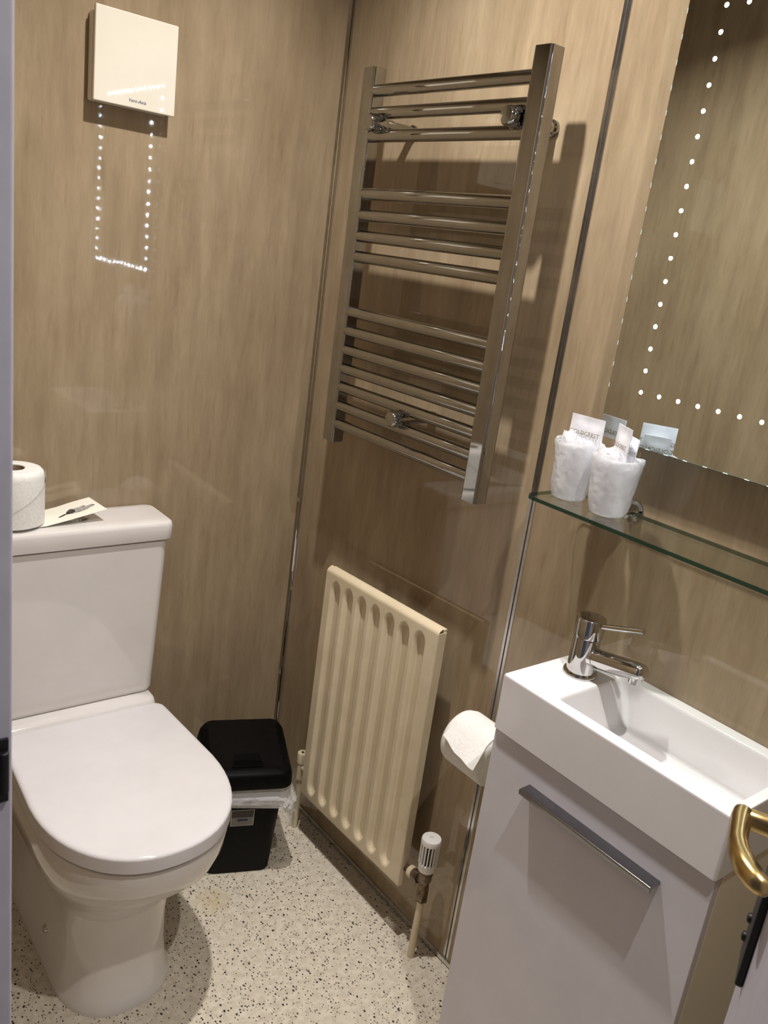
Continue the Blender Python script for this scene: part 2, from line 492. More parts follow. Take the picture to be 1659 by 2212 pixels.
neck = [dpt(-0.055, 0.007, zc), dpt(-0.055, 0.02, zc), dpt(-0.055, 0.030, zc)]
obj('door_handle', MB().lathe([(0.012, 0), (0.0115, 0.006), (0.0095, 0.010), (0.0092, 0.026)], dpt(-0.055, 0.006, zc), DN, 24)
    .tube([dpt(-0.046, 0.036, zc + 0.001), dpt(-0.052, 0.0375, zc + 0.001), dpt(-0.062, 0.038, zc), dpt(-0.076, 0.0375, zc - 0.001), dpt(-0.092, 0.0365, zc - 0.002),
           dpt(-0.107, 0.033, zc - 0.002), dpt(-0.120, 0.027, zc - 0.003), dpt(-0.131, 0.018, zc - 0.004), dpt(-0.1355, 0.013, zc - 0.004), dpt(-0.1385, 0.0095, zc - 0.004), dpt(-0.1400, 0.0080, zc - 0.004)],
          [0.004, 0.0085, 0.0088, 0.0080, 0.0078, 0.0086, 0.0096, 0.0092, 0.0080, 0.0058, 0.0022], 20), 'gold', door)

# ------------------------------------------------------------------ ceiling downlights
for i, (x, y) in enumerate(LAMPS):
    d = thing('ceiling_downlight', ('round white downlight in the ceiling nearer the toilet wall', 'round white downlight in the ceiling nearer the doorway')[i], 'light', (x, y, CEIL), 0, 'ceiling downlights')
    obj('bezel', MB().lathe([(0.034, -0.0005), (0.045, -0.0005), (0.045, -0.004), (0.041, -0.008), (0.034, -0.005)], n=40, cap0=False, cap1=False), 'paint', d)
    obj('lamp', MB().lathe([(0.001, -0.002), (0.033, -0.002), (0.033, -0.0008), (0.001, -0.0008)], n=32), 'lamp', d)
    ld = bpy.data.lights.new('downlight_glow', 'AREA')
    ld.shape = 'DISK'; ld.size = 0.038; ld.spread = math.radians(135); ld.energy = LAMP_W[i]; ld.color = LAMP_COL
    lo = bpy.data.objects.new('downlight_glow', ld)
    COL.objects.link(lo); lo.parent = d
    lo.location = (0, 0, -0.010)

# ================================================================== EXTRACTOR FAN
fan = thing('extractor_fan', 'square white extractor fan on the wall above the toilet', 'fan', (-0.492, 0, 1.7395))
obj('housing', MB().box(-0.080, 0.072, -0.022, -0.0002, -0.079, 0.071), 'fan_side', fan, bevel=0.004)
obj('cover_plate', MB().box(-0.0795, 0.0795, -0.035, -0.0255, -0.0795, 0.0795), 'fan', fan, bevel=0.0022, segs=3)
obj('spacer', MB().box(-0.066, 0.066, -0.0255, -0.022, -0.066, 0.066), 'dark_slot', fan)
text('logo', 'Vent-Axia', 0.0086, 'ink_blue', frame((0.0035, -0.0352, -0.0665), (1, 0, 0), (0, 0, 1)), fan, shear=0.25, extrude=0.00015)

# ================================================================== TOWEL RAIL
rail = thing('towel_radiator', 'chrome ladder towel rail with straight bars hung on the wall', 'towel rail', (0, 0, 0))
XR = -0.085
YL, YR = -0.228, -0.687
for y in (YL, YR):
    u = obj('upright', MB().loft([rrect(XR, y, 0.016, 0.0195, 0.005, z, 4) for z in (1.052, 1.806)]), 'rail_chrome', rail, bevel=0.0012, bev_angle=60)
    obj('end_cap', MB().lathe([(0.0095, 0), (0.0085, 0.0022), (0.002, 0.003)], (XR, y, 1.8058), (0, 0, 1), 16), 'red' if y == YR else 'steel', u)
BAR_Z = (1.763, 1.722, 1.680, 1.571, 1.530, 1.489, 1.448, 1.335, 1.295, 1.255, 1.215, 1.175, 1.134, 1.094)
for z in BAR_Z:
    b = obj('bar', MB().cyl((XR - 0.004, YL, z), (XR - 0.004, YR, z), 0.0118, 24), 'rail_chrome', rail)
for (y, z) in ((-0.645, 1.702), (-0.268, 1.702), (-0.455, 1.153)):
    b = obj('wall_bracket', MB().lathe([(0.014, 0), (0.014, 0.006), (0.0105, 0.008), (0.0105, 0.058), (0.0125, 0.059), (0.0125, 0.075)], (-0.0002, y, z), (-1, 0, 0), 28), 'rail_chrome', rail)
    obj('bracket_knob', MB().lathe([(0.0125, 0.075), (0.0165, 0.077), (0.0175, 0.083), (0.0165, 0.113), (0.0135, 0.117), (0.002, 0.118)], (-0.0002, y, z), (-1, 0, 0), 32), 'rail_chrome', b)

# ================================================================== PANEL RADIATOR
rad = thing('panel_radiator', 'cream fluted panel radiator low on the wall below the towel rail', 'radiator', (0, 0, 0))
RY0, RY1, RZ0, RZ1 = -0.247, -0.642, 0.136, 0.762
def skew(y):                      # hangs very slightly out of level
    return (RY0 - y) * 0.036 - 0.007
NF = 7
pitch = 0.0500
first = RY0 - 0.0415
def radiator_panel():
    NY, NZ = 158, 84
    zs = []
    for k in range(NZ + 1):       # denser rows near the channel ends
        t = k / NZ
        zs.append(t)
    # rows clustered near ends
    rows = []
    for k in range(NZ + 1):
        s = k / NZ
        s = 0.5 - 0.5 * math.cos(math.pi * s)
        rows.append(RZ0 + s * (RZ1 - RZ0))
    vs = []
    for z in rows:
        for i in range(NY + 1):
            y = RY0 + (RY1 - RY0) * i / NY
            dep = 0.0
            for q in range(NF):
                yc = first - q * pitch
                dy = abs(y - yc)
                zt, zb = RZ1 - 0.052, RZ0 + 0.046
                dz = 0.0
                if z > zt: dz = z - zt
                if z < zb: dz = zb - z
                rr = math.hypot(dy, dz * 0.75)
                w = 0.0182
                if rr < w:
                    q_ = rr / w
                    dep = max(dep, 1.0 if q_ < 0.58 else 0.5 + 0.5 * math.cos(math.pi * (q_ - 0.58) / 0.42))
            x = -0.071 + 0.0150 * dep
            # roll the top edge back
            e = z - (RZ1 - 0.012)
            if e > 0: x += e * e / 0.012 * 1.1
            e = (RZ0 + 0.008) - z
            if e > 0: x += e * e / 0.008 * 0.8
            vs.append((x, y, z + skew(y)))
    fs = []
    for k in range(NZ):
        for i in range(NY):
            a = k * (NY + 1) + i
            fs.append((a, a + 1, a + NY + 2, a + NY + 1))
    return MB().add(vs, fs)
obj('front_panel', radiator_panel(), 'cream', rad, sharp=60)
def sbox(y0, y1, x0, x1, z0, z1):
    v = []
    for z in (z0, z1):
        for (x, y) in ((x0, y0), (x1, y0), (x1, y1), (x0, y1)):
            v.append((x, y, z + skew(y)))
    return MB().add(v, [(0, 3, 2, 1), (4, 5, 6, 7), (0, 1, 5, 4), (1, 2, 6, 5), (2, 3, 7, 6), (3, 0, 4, 7)])
obj('back_panel', sbox(RY0 - 0.001, RY1 + 0.001, -0.057, -0.047, RZ0 + 0.002, RZ1 - 0.003), 'cream', rad, bevel=0.002)
for ys in (RY0, RY1):
    s = 1 if ys == RY1 else -1
    obj('side_seam', sbox(ys - 0.0012, ys + 0.0012, -0.0705, -0.050, RZ0 + 0.004, RZ1 - 0.010), 'cream', rad, bevel=0.0006)
for yy in (-0.32, -0.57):
    for z0 in (0.24, 0.62):
        obj('wall_hook', MB().box(-0.048, -0.0002, yy - 0.012, yy + 0.012, z0, z0 + 0.04), 'steel', rad, bevel=0.001)
# thermostatic valve by the right bottom corner
PX, PY = -0.054, -0.703
valve = obj('valve_body', MB().lathe([(0.0125, 0.166), (0.0125, 0.182), (0.0115, 0.184), (0.0115, 0.20), (0.0145, 0.206), (0.0150, 0.222), (0.0165, 0.224), (0.0165, 0.232)], (PX, PY, 0), (0, 0, 1), 24)
            .cyl((PX, PY, 0.200), (PX, PY + 0.062, 0.192), 0.0085, 20), 'brass_dull', rad)
obj('union_nut', MB().cyl((PX, PY + 0.016, 0.198), (PX, PY + 0.032, 0.196), 0.0145, 6), 'brass_dull', valve, bevel=0.001)
obj('union_collar', MB().cyl((PX, PY + 0.034, 0.196), (PX, PY + 0.046, 0.194), 0.0135, 24), 'cream', valve, bevel=0.001)
obj('compression_nut', MB().cyl((PX, PY, 0.152), (PX, PY, 0.168), 0.0138, 6), 'brass_dull', valve, bevel=0.001)
trv = obj('thermostat_head', MB().lathe([(0.0150, 0.230), (0.0185, 0.233), (0.0195, 0.250), (0.0160, 0.252), (0.0160, 0.299), (0.0212, 0.300), (0.0216, 0.307), (0.0200, 0.3115), (0.001, 0.3135)], (PX, PY, 0), (0, 0, 1), 40), 'trv_white', rad)
fin = MB()
for k in range(18):
    a = 2 * math.pi * k / 18
    ca, sa = math.cos(a), math.sin(a)
    def P(r, s, z): return (PX + ca * r - sa * s, PY + sa * r + ca * s, z)
    fin.add([P(0.0165, -0.0014, 0.249), P(0.0205, -0.0014, 0.249), P(0.0205, 0.0014, 0.249), P(0.0165, 0.0014, 0.249),
             P(0.0165, -0.0014, 0.302), P(0.0212, -0.0014, 0.302), P(0.0212, 0.0014, 0.302), P(0.0165, 0.0014, 0.302)],
            [(0, 3, 2, 1), (4, 5, 6, 7), (0, 1, 5, 4), (1, 2, 6, 5), (2, 3, 7, 6), (3, 0, 4, 7)])
obj('grip_fins', fin, 'trv_white', trv)
obj('slot_shade_core', MB().lathe([(0.0168, 0.2522), (0.0168, 0.2990)], (PX, PY, 0), (0, 0, 1), 30, cap0=False, cap1=False), 'dark_slot', trv)  # dark sleeve over the head; shade of the slots put into its colour
text('marking', '|', 0.010, 'ink_grey', frame((PX, PY, 0.3140), (-0.6, -0.8, 0), (0.8, -0.6, 0)), trv)
obj('feed_pipe', MB().tube([(PX - 0.001, PY + 0.001, 0.0), (PX - 0.001, PY + 0.001, 0.06), (PX, PY, 0.12), (PX, PY, 0.154)], 0.0080, 18), 'cream', rad)
LX, LY = -0.052, -0.212
lock = obj('lockshield_valve', MB().lathe([(0.0115, 0.150), (0.0115, 0.196), (0.0135, 0.198), (0.0135, 0.222), (0.0125, 0.225), (0.004, 0.2255)], (LX, LY, 0), (0, 0, 1), 24)
           .cyl((LX, LY, 0.185), (LX, LY - 0.036, 0.185), 0.008, 16), 'cream', rad)
obj('cap_hole_shade', MB().lathe([(0.0038, 0.2252), (0.0036, 0.2262), (0.001, 0.2262)], (LX, LY, 0), (0, 0, 1), 14), 'dark_slot', lock)  # dark disc on a solid cap; the hole's shade is its colour
obj('return_pipe', MB().tube([(LX, LY, 0.0), (LX, LY, 0.152)], 0.0080, 16), 'cream', rad)

# ================================================================== TOILET
TX = -0.598
wc = thing('toilet', 'white close-coupled toilet with closed lid against the back wall', 'toilet', (TX, 0, 0))
def dshape(w, yb, yc, yf, z, n=2.2, rb=0.03, wb=None, N=28):
    """D outline: back edge at yb, straight sides to yc, superellipse front to yf"""
    wb = w if wb is None else wb
    pts = []
    for k in range(5):                                    # back right corner
        a = math.radians(90 - 90 * k / 4)
        pts.append(Vector((wb - rb + rb * math.cos(a), yb - rb + rb * math.sin(a), z)))
    for k in range(1, 5):
        t = k / 5
        pts.append(Vector((wb + (w - wb) * t, (yb - rb) * (1 - t) + yc * t, z)))
    for k in range(N + 1):
        a = math.pi * k / N
        c, s = math.cos(a), math.sin(a)
        x = w * math.copysign(abs(c) ** (2 / n), c)
        y = yc - (yc - yf) * abs(s) ** (2 / n)
        pts.append(Vector((x, y, z)))
    for k in range(1, 5):
        t = 1 - k / 5
        pts.append(Vector((-(wb + (w - wb) * t), (yb - rb) * (1 - t) + yc * t, z)))
    for k in range(5):
        a = math.radians(180 - 90 * k / 4)
        pts.append(Vector((-wb + rb + rb * math.cos(a), yb - rb + rb * math.sin(a), z)))
    return pts
W_ = 0.1825
PAN = ((0.113, -0.39, -0.524, 0.000, 2.4, -0.021), (0.113, -0.39, -0.524, 0.014, 2.4, -0.021), (0.106, -0.39, -0.516, 0.026, 2.4, -0.021), (0.101, -0.39, -0.507, 0.090, 2.4, -0.020),
       (0.100, -0.39, -0.503, 0.160, 2.4, -0.018), (0.103, -0.39, -0.504, 0.205, 2.4, -0.015), (0.112, -0.39, -0.510, 0.232, 2.4, -0.011), (0.132, -0.39, -0.530, 0.254, 2.3, -0.007),
       (0.154, -0.395, -0.562, 0.280, 2.3, -0.003), (0.169, -0.40, -0.594, 0.312, 2.25, 0), (0.177, -0.40, -0.616, 0.352, 2.2, 0), (0.1795, -0.40, -0.624, 0.390, 2.2, 0),
       (0.1780, -0.40, -0.622, 0.400, 2.2, 0), (0.172, -0.40, -0.615, 0.403, 2.2, 0))
pan = MB().loft([[p + Vector((dx, 0, 0)) for p in dshape(w, -0.004, yc, yf, z, e, 0.01)] for (w, yc, yf, z, e, dx) in PAN])
obj('pan', pan, 'ceramic', wc, sharp=50)
deck = MB().loft([rrect(0, -0.078, 0.168, 0.076, 0.02, 0.395), rrect(0, -0.078, 0.170, 0.076, 0.02, 0.425), rrect(0, -0.075, 0.168, 0.073, 0.02, 0.437), rrect(0, -0.072, 0.164, 0.070, 0.02, 0.4415)])
obj('rear_deck', deck, 'ceramic', wc, sharp=50)
obj('seat', MB().loft([dshape(W_ - 0.006, -0.166, -0.40, -0.622, z, 2.2, 0.02, W_ - 0.016) for z in (0.4035, 0.4085)]), 'seat', wc)
lid = MB().loft([dshape(W_ - 0.003, -0.160, -0.40, -0.627, 0.4095, 2.2, 0.024, W_ - 0.012),
                 dshape(W_, -0.158, -0.40, -0.630, 0.411, 2.2, 0.024, W_ - 0.010),
                 dshape(W_, -0.158, -0.40, -0.630, 0.4355, 2.2, 0.024, W_ - 0.010),
                 dshape(W_ - 0.0014, -0.1594, -0.40, -0.6286, 0.4388, 2.2, 0.024, W_ - 0.0114),
                 dshape(W_ - 0.0045, -0.1625, -0.40, -0.6255, 0.4412, 2.2, 0.024, W_ - 0.0145),
                 dshape(W_ - 0.010, -0.168, -0.40, -0.620, 0.4422, 2.2, 0.022, W_ - 0.020),
                 dshape(W_ - 0.050, -0.205, -0.40, -0.575, 0.4436, 2.2, 0.02, W_ - 0.06)])
obj('lid', lid, 'seat', wc, sharp=50, wn=True)
cis = MB().loft([rrect(0, -0.057, 0.1695, 0.0535, 0.018, 0.4435), rrect(0, -0.0585, 0.1735, 0.0555, 0.02, 0.452),
                 rrect(0, -0.0625, 0.1835, 0.0595, 0.022, 0.70), rrect(0, -0.0640, 0.1875, 0.0615, 0.022, 0.812)])
obj('cistern', cis, 'ceramic', wc, sharp=50, wn=True)
obj('cistern_gap', MB().loft([rrect(0, -0.062, 0.181, 0.058, 0.02, 0.811), rrect(0, -0.062, 0.181, 0.058, 0.02, 0.8155)]), 'grout', wc)
cl = MB().loft([rrect(0, -0.0655, 0.190, 0.0635, 0.022, 0.8152), rrect(0, -0.0665, 0.1945, 0.0650, 0.022, 0.8175), rrect(0, -0.0670, 0.1960, 0.0662, 0.022, 0.835), rrect(0, -0.0670, 0.1958, 0.0660, 0.022, 0.847),
                rrect(0, -0.0670, 0.1935, 0.0640, 0.021, 0.8535), rrect(0, -0.0670, 0.189, 0.0595, 0.02, 0.8566), rrect(0, -0.0670, 0.150, 0.040, 0.02, 0.8585)])
obj('cistern_lid', cl, 'ceramic', wc, sharp=50, wn=True)
fb = obj('flush_button', MB().lathe([(0.027, 0.8575), (0.027, 0.861), (0.0255, 0.8635), (0.021, 0.864), (0.0205, 0.866), (0.015, 0.870), (0.001, 0.871)], (0.004, -0.062, 0), (0, 0, 1), 36), 'chrome', wc)
obj('fixing_cap', MB().lathe([(0.0085, 0), (0.0085, 0.004), (0.006, 0.007), (0.001, 0.008)], (-0.1215, -0.32, 0.075), (-1, -0.15, 0), 18), 'steel', wc)

# card leaning on the flush button, bird print on it
cardobj = MB()
prof = [(-0.775, 0.8598), (-0.71, 0.8600), (-0.665, 0.8616), (-0.62, 0.8700), (-0.58, 0.8785), (-0.543, 0.8862)]
def card_z(x):
    for (a, za), (b, zb) in zip(prof, prof[1:]):
        if x <= b: return za + (zb - za) * (x - a) / (b - a)
    return prof[-1][1]
def card_y(x, s):                # s 0..1 front to back, slightly rotated on the lid
    return -0.103 + 0.085 * s + (x + 0.543) * 0.02
for th in (0,):
    top = []; n = len(prof)
    vs = []
    for (x, z) in prof:
        for s in (0.0, 1.0):
            xx = x - (0.008 if s else 0.0) * (1 if x > -0.6 else 0)
            vs.append((xx, card_y(x, s), z + 0.0004))
            vs.append((xx, card_y(x, s), z - 0.0004))
    fs = []
    for k in range(n - 1):
        a, b = 4 * k, 4 * (k + 1)
        fs += [(a, b, b + 2, a + 2), (a + 1, a + 3, b + 3, b + 1), (a, a + 1, b + 1, b), (a + 2, b + 2, b + 3, a + 3)]
    fs += [(0, 2, 3, 1), (4 * (n - 1), 4 * (n - 1) + 1, 4 * (n - 1) + 3, 4 * (n - 1) + 2)]
    cardobj.add(vs, fs)
card = tag(obj('notice_card', cardobj, 'card', sharp=60), 'white printed card with a bird drawing, propped on the flush button', 'card')
def print_shape(name, pts, m):
    vs = []
    for (x, s) in pts:
        vs.append((x, card_y(x, s), card_z(x) + 0.0014))
    k = len(vs)
    o = obj(name, MB().add(vs, [tuple(range(k))]), m, card, fix=False)
    return o
print_shape('bird_print', [(-0.618, 0.36), (-0.606, 0.30), (-0.590, 0.28), (-0.574, 0.33), (-0.560, 0.42), (-0.556, 0.50), (-0.560, 0.56), (-0.570, 0.52), (-0.578, 0.60), (-0.588, 0.72), (-0.600, 0.66), (-0.611, 0.52)], 'ink_grey')
print_shape('bird_wing_print', [(-0.618, 0.36), (-0.606, 0.31), (-0.598, 0.36), (-0.596, 0.50), (-0.602, 0.60), (-0.612, 0.50)], 'ink')
print_shape('bird_back_print', [(-0.592, 0.73), (-0.586, 0.66), (-0.576, 0.55), (-0.572, 0.53), (-0.575, 0.62), (-0.583, 0.74)], 'ink')
print_shape('bird_tail_print', [(-0.634, 0.30), (-0.632, 0.27), (-0.620, 0.33), (-0.616, 0.37), (-0.620, 0.40)], 'ink')
print_shape('bird_foot_print', [(-0.560, 0.42), (-0.555, 0.46), (-0.556, 0.51), (-0.561, 0.47)], 'ink')

# toilet roll standing on the card
RX, RYc, RZb, RR, RHt = -0.718, -0.064, 0.8622, 0.058, 0.112
roll = thing('toilet_roll', 'white toilet roll standing upright on the cistern lid', 'toilet roll', (RX, RYc, RZb), 0, 'toilet rolls')
obj('paper', MB().lathe([(0.022, 0.001), (RR - 0.004, 0.0), (RR - 0.001, 0.003), (RR, 0.010), (RR, RHt - 0.014), (RR - 0.0015, RHt - 0.006), (RR - 0.006, RHt - 0.001), (RR - 0.014, RHt), (0.0225, RHt), (0.0220, RHt - 0.002)], n=64, cap0=False, cap1=False), 'paper', roll, sharp=70)
obj('core', MB().lathe([(0.0220, 0.0005), (0.0220, RHt - 0.001), (0.0208, RHt - 0.001), (0.0208, 0.0005), (0.0220, 0.0005)], n=40, cap0=False, cap1=False), 'card_tube', roll, sharp=60)
fl = MB(); vs = []; NA, NZ_ = 26, 10
for k in range(NZ_ + 1):
    for i in range(NA + 1):
        a = math.radians(-135 + 130 * i / NA)
        zt = 0.016 + (RHt - 0.022) * i / NA
        z = 0.003 + (zt - 0.003) * k / NZ_
        rr = RR + 0.0012 + (0.0012 if k == NZ_ else 0)
        vs.append((rr * math.cos(a), rr * math.sin(a), z))
fs = [(k * (NA + 1) + i, k * (NA + 1) + i + 1, (k + 1) * (NA + 1) + i + 1, (k + 1) * (NA + 1) + i) for k in range(NZ_) for i in range(NA)]
obj('loose_sheet', fl.add(vs, fs), 'paper', roll, sharp=70)

# ================================================================== BIN
BA = math.radians(-22)
bn = thing('waste_bin', 'black plastic waste bin with a flap lid in the corner by the radiator', 'bin', (-0.240, -0.233, 0), BA)
body = MB().loft([rrect(0, 0, 0.074, 0.060, 0.022, 0.0), rrect(0, 0, 0.077, 0.063, 0.022, 0.004), rrect(0, 0, 0.092, 0.079, 0.024, 0.262)], cap1=False)
obj('body', body, 'black', bn, sharp=50)
def lid_ring(hx, hy, r, zf, zb, dome=0.0):
    pts = rrect(0, 0, hx, hy, r, 0)
    for p in pts:
        t = (p.y + hy) / (2 * hy)
        p.z = zf + (zb - zf) * t + dome * (1 - (p.x / hx) ** 2)
    return pts
lidf = MB().loft([lid_ring(0.104, 0.094, 0.026, 0.255, 0.260), lid_ring(0.1065, 0.0965, 0.028, 0.258, 0.264), lid_ring(0.1050, 0.0950, 0.028, 0.282, 0.296), lid_ring(0.1010, 0.0920, 0.027, 0.290, 0.318, 0.002), lid_ring(0.0945, 0.0860, 0.024, 0.294, 0.328, 0.004), lid_ring(0.060, 0.055, 0.02, 0.302, 0.328, 0.006)])
lf = obj('lid_frame', lidf, 'black', bn, sharp=45)
def top_z(x, y):
    t = (y + 0.082) / 0.164
    return 0.2945 + 0.033 * t + 0.006 * (1 - (x / 0.09) ** 2) * 0.8
def flap_grid(hx, y0, y1, lift, nx=14, ny=14, notch=True):
    vs = []; fs = []
    for j in range(ny + 1):
        for i in range(nx + 1):
            x = -hx + 2 * hx * i / nx; y = y0 + (y1 - y0) * j / ny
            z = top_z(x, y) + lift
            if i in (0, nx) or j in (0, ny): z -= lift + 0.001
            if notch and abs(x) < 0.034 and y < y0 + 0.034: z -= 0.010 * min(1, (y0 + 0.036 - y) / 0.012)
            vs.append((x, y, z))
    for j in range(ny):
        for i in range(nx):
            a = j * (nx + 1) + i
            fs.append((a, a + 1, a + nx + 2, a + nx + 1))
    return MB().add(vs, fs)
flap = obj('flap', flap_grid(0.086, -0.078, 0.080, 0.0052, 40, 40, False), 'black_smooth', bn, sharp=40)
gz = lambda y: top_z(0, y) + 0.0052
grip = obj('finger_grip', MB().add([(-0.036, -0.0765, gz(-0.0765) + 0.0035), (0.036, -0.0765, gz(-0.0765) + 0.0035), (0.029, -0.036, gz(-0.036) + 0.0004), (-0.029, -0.036, gz(-0.036) + 0.0004),
    (-0.036, -0.0765, gz(-0.0765) - 0.003), (0.036, -0.0765, gz(-0.0765) - 0.003), (0.029, -0.036, gz(-0.036) - 0.003), (-0.029, -0.036, gz(-0.036) - 0.003)],
    [(0, 1, 2, 3), (4, 7, 6, 5), (0, 4, 5, 1), (1, 5, 6, 2), (2, 6, 7, 3), (3, 7, 4, 0)]), 'black', flap, bevel=0.0008)
obj('grip_slot_shade', MB().add([(-0.0335, -0.0745, gz(-0.0745) + 0.0038), (0.0335, -0.0745, gz(-0.0745) + 0.0038), (0.0305, -0.059, gz(-0.059) + 0.0027), (-0.0305, -0.059, gz(-0.059) + 0.0027),
    (-0.0335, -0.0745, gz(-0.0745)), (0.0335, -0.0745, gz(-0.0745)), (0.0305, -0.059, gz(-0.059)), (-0.0305, -0.059, gz(-0.059))],
    [(0, 1, 2, 3), (4, 7, 6, 5), (0, 4, 5, 1), (1, 5, 6, 2), (2, 6, 7, 3), (3, 7, 4, 0)]), 'slot_shade', grip)  # solid block, shade of the recess put into its colour
# label on the front: pale border, dark head with lettering, grey foot
def front_y(z): return -(0.063 + 0.016 * (z - 0.004) / 0.258) - 0.0006
lab = MB()
def lrect(x0, x1, z0, z1, off, m, name, parent):
    return obj(name, MB().add([(x0, front_y(z0) - off, z0), (x1, front_y(z0) - off, z0), (x1, front_y(z1) - off, z1), (x0, front_y(z1) - off, z1)], [(0, 1, 2, 3)]), m, parent, fix=False)
LXc = -0.002
label = lrect(LXc - 0.027, LXc + 0.027, 0.142, 0.188, 0.0, 'label_pale', 'label', bn)
lrect(LXc - 0.0255, LXc + 0.0255, 0.1665, 0.1865, 0.0004, 'label_dark', 'label_head', label)
lrect(LXc - 0.0255, LXc + 0.0255, 0.1435, 0.1665, 0.0004, 'label_grey', 'label_foot', label)
lrect(LXc - 0.011, LXc + 0.013, 0.156, 0.1625, 0.0007, 'ink_blue', 'label_badge', label)
text('label_lettering', 'QUALITY', 0.0098, 'brown_ink', frame((LXc, front_y(0.179) - 0.0009, 0.179), (1, 0, 0), (0, -0.06, 1)), label)
# bin liner, folded out over the rim below the lid
bag = MB(); rows = 16; vs = []
for k in range(rows + 1):
    t = k / rows
    ring = rrect(0, 0, 0.0945, 0.0815, 0.030, 0, 40)
    n = len(ring)
    for i, p in enumerate(ring):
        a = math.atan2(p.y, p.x)
        side = math.exp(-((a + 0.45) / 0.42) ** 2)             # front right corner droops and flares
        right = math.exp(-((a - 0.15) / 0.5) ** 2)
        hem = 0.217 + 0.005 * math.sin(3 * a + 1) + 0.004 * math.sin(11 * a) - 0.014 * math.exp(-((a + 2.0) / 0.6) ** 2) - 0.034 * side
        z = 0.280 + (hem - 0.280) * t
        nz = mnoise.noise(Vector((p.x * 45, p.y * 45, z * 70)))
        nz2 = 1 - abs(mnoise.noise(Vector((p.x * 30 + 5, p.y * 30, z * 45 + p.x * 40)))) * 2
        cuff = 0.006 * math.exp(-((t - 0.72) / 0.16) ** 2)
        out = 0.003 + 0.004 * t + cuff + 0.006 * nz * (0.35 + 0.65 * t) + 0.005 * nz2 * t + 0.026 * side * t * t + 0.024 * right * math.sin(math.pi * min(1, 0.18 + t * 0.9))
        out += 0.0015 * math.sin(23 * a + 9 * t) * t
        cr = abs(mnoise.noise(Vector((p.x * 70 + z * 55, p.y * 70 - z * 40, z * 30 + 3))))
        out += 0.011 * (0.30 - cr) * (0.25 + t)
        d = Vector((math.cos(a), math.sin(a), 0))
        q = p + d * max(out, 0.0015)
        if t > 0.93: q -= d * 0.003
        q.z = z
        vs.append(q)
fs = [(k * n + i, k * n + (i + 1) % n, (k + 1) * n + (i + 1) % n, (k + 1) * n + i) for k in range(rows) for i in range(n)]
liner = tag(obj('bin_liner', bag.add(vs, fs), 'bag', sharp=60), 'crumpled white bin bag folded out under the lid of the black bin', 'bin bag')
liner.location = (-0.240, -0.233, 0); liner.rotation_euler = (0, 0, BA)

# ================================================================== VANITY + BASIN
van = thing('vanity_unit', 'white gloss cloakroom vanity cabinet under the basin', 'cabinet', (0, 0, 0))
VY0, VY1 = -0.937, -1.340
obj('carcass', MB().box(-0.187, -0.0005, VY1, VY0, 0.09, 0.7515), 'carcass', van, bevel=0.001)
obj('plinth', MB().box(-0.165, -0.0005, VY1 + 0.01, VY0 - 0.01, 0.0, 0.09), 'vanity', van)
vd = obj('cabinet_door', MB().box(-0.2035, -0.1885, VY1, VY0, 0.092, 0.750), 'vanity', van, bevel=0.0012)
obj('handle', MB().loft([[Vector((x, y, z)) for (x, z) in ((-0.2036, 0.699), (-0.2270, 0.6985), (-0.2285, 0.6965), (-0.2275, 0.6895), (-0.2235, 0.6885), (-0.2215, 0.6925), (-0.2036, 0.6935))] for y in (-1.026, -1.270)]), 'handle_metal', vd, bevel=0.0005)

bs = thing('wash_basin', 'small rectangular white basin on top of the vanity cabinet', 'basin', (0, 0, 0.752))
BY0, BY1 = -0.9365, -1.3415
def rr4(x0, x1, y0, y1, r, z, n=4):
    return rrect((x0 + x1) / 2, (y0 + y1) / 2, abs(x1 - x0) / 2, abs(y1 - y0) / 2, r, z, n)
H = 0.100
bas = MB().loft([rr4(-0.2065, -0.0006, BY1 + 0.002, BY0 - 0.002, 0.004, 0.0), rr4(-0.2095, -0.0006, BY1, BY0, 0.005, 0.003), rr4(-0.2105, -0.0006, BY1, BY0, 0.005, H - 0.004),
                 rr4(-0.2095, -0.0008, BY1 + 0.001, BY0 - 0.001, 0.005, H - 0.001), rr4(-0.2065, -0.0015, BY1 + 0.004, BY0 - 0.004, 0.005, H),
                 rr4(-0.1885, -0.0215, -1.3270, -1.0300, 0.010, H), rr4(-0.1868, -0.0232, -1.3253, -1.0317, 0.010, H - 0.0015), rr4(-0.1850, -0.0250, -1.3235, -1.0345, 0.012, H - 0.006),
                 rr4(-0.1750, -0.0330, -1.3120, -1.0560, 0.016, 0.028), rr4(-0.1700, -0.0380, -1.3070, -1.0620, 0.018, 0.0215), rr4(-0.1580, -0.0500, -1.2950, -1.0740, 0.02, 0.0190), rr4(-0.115, -0.095, -1.20, -1.18, 0.008, 0.0165)])
obj('bowl', bas, 'basin', bs, sharp=50, wn=True)
obj('waste_plug', MB().lathe([(0.031, 0.0170), (0.031, 0.0195), (0.027, 0.021), (0.024, 0.021), (0.022, 0.024), (0.001, 0.025)], (-0.105, -1.19, 0), (0, 0, 1), 32), 'chrome', bs)

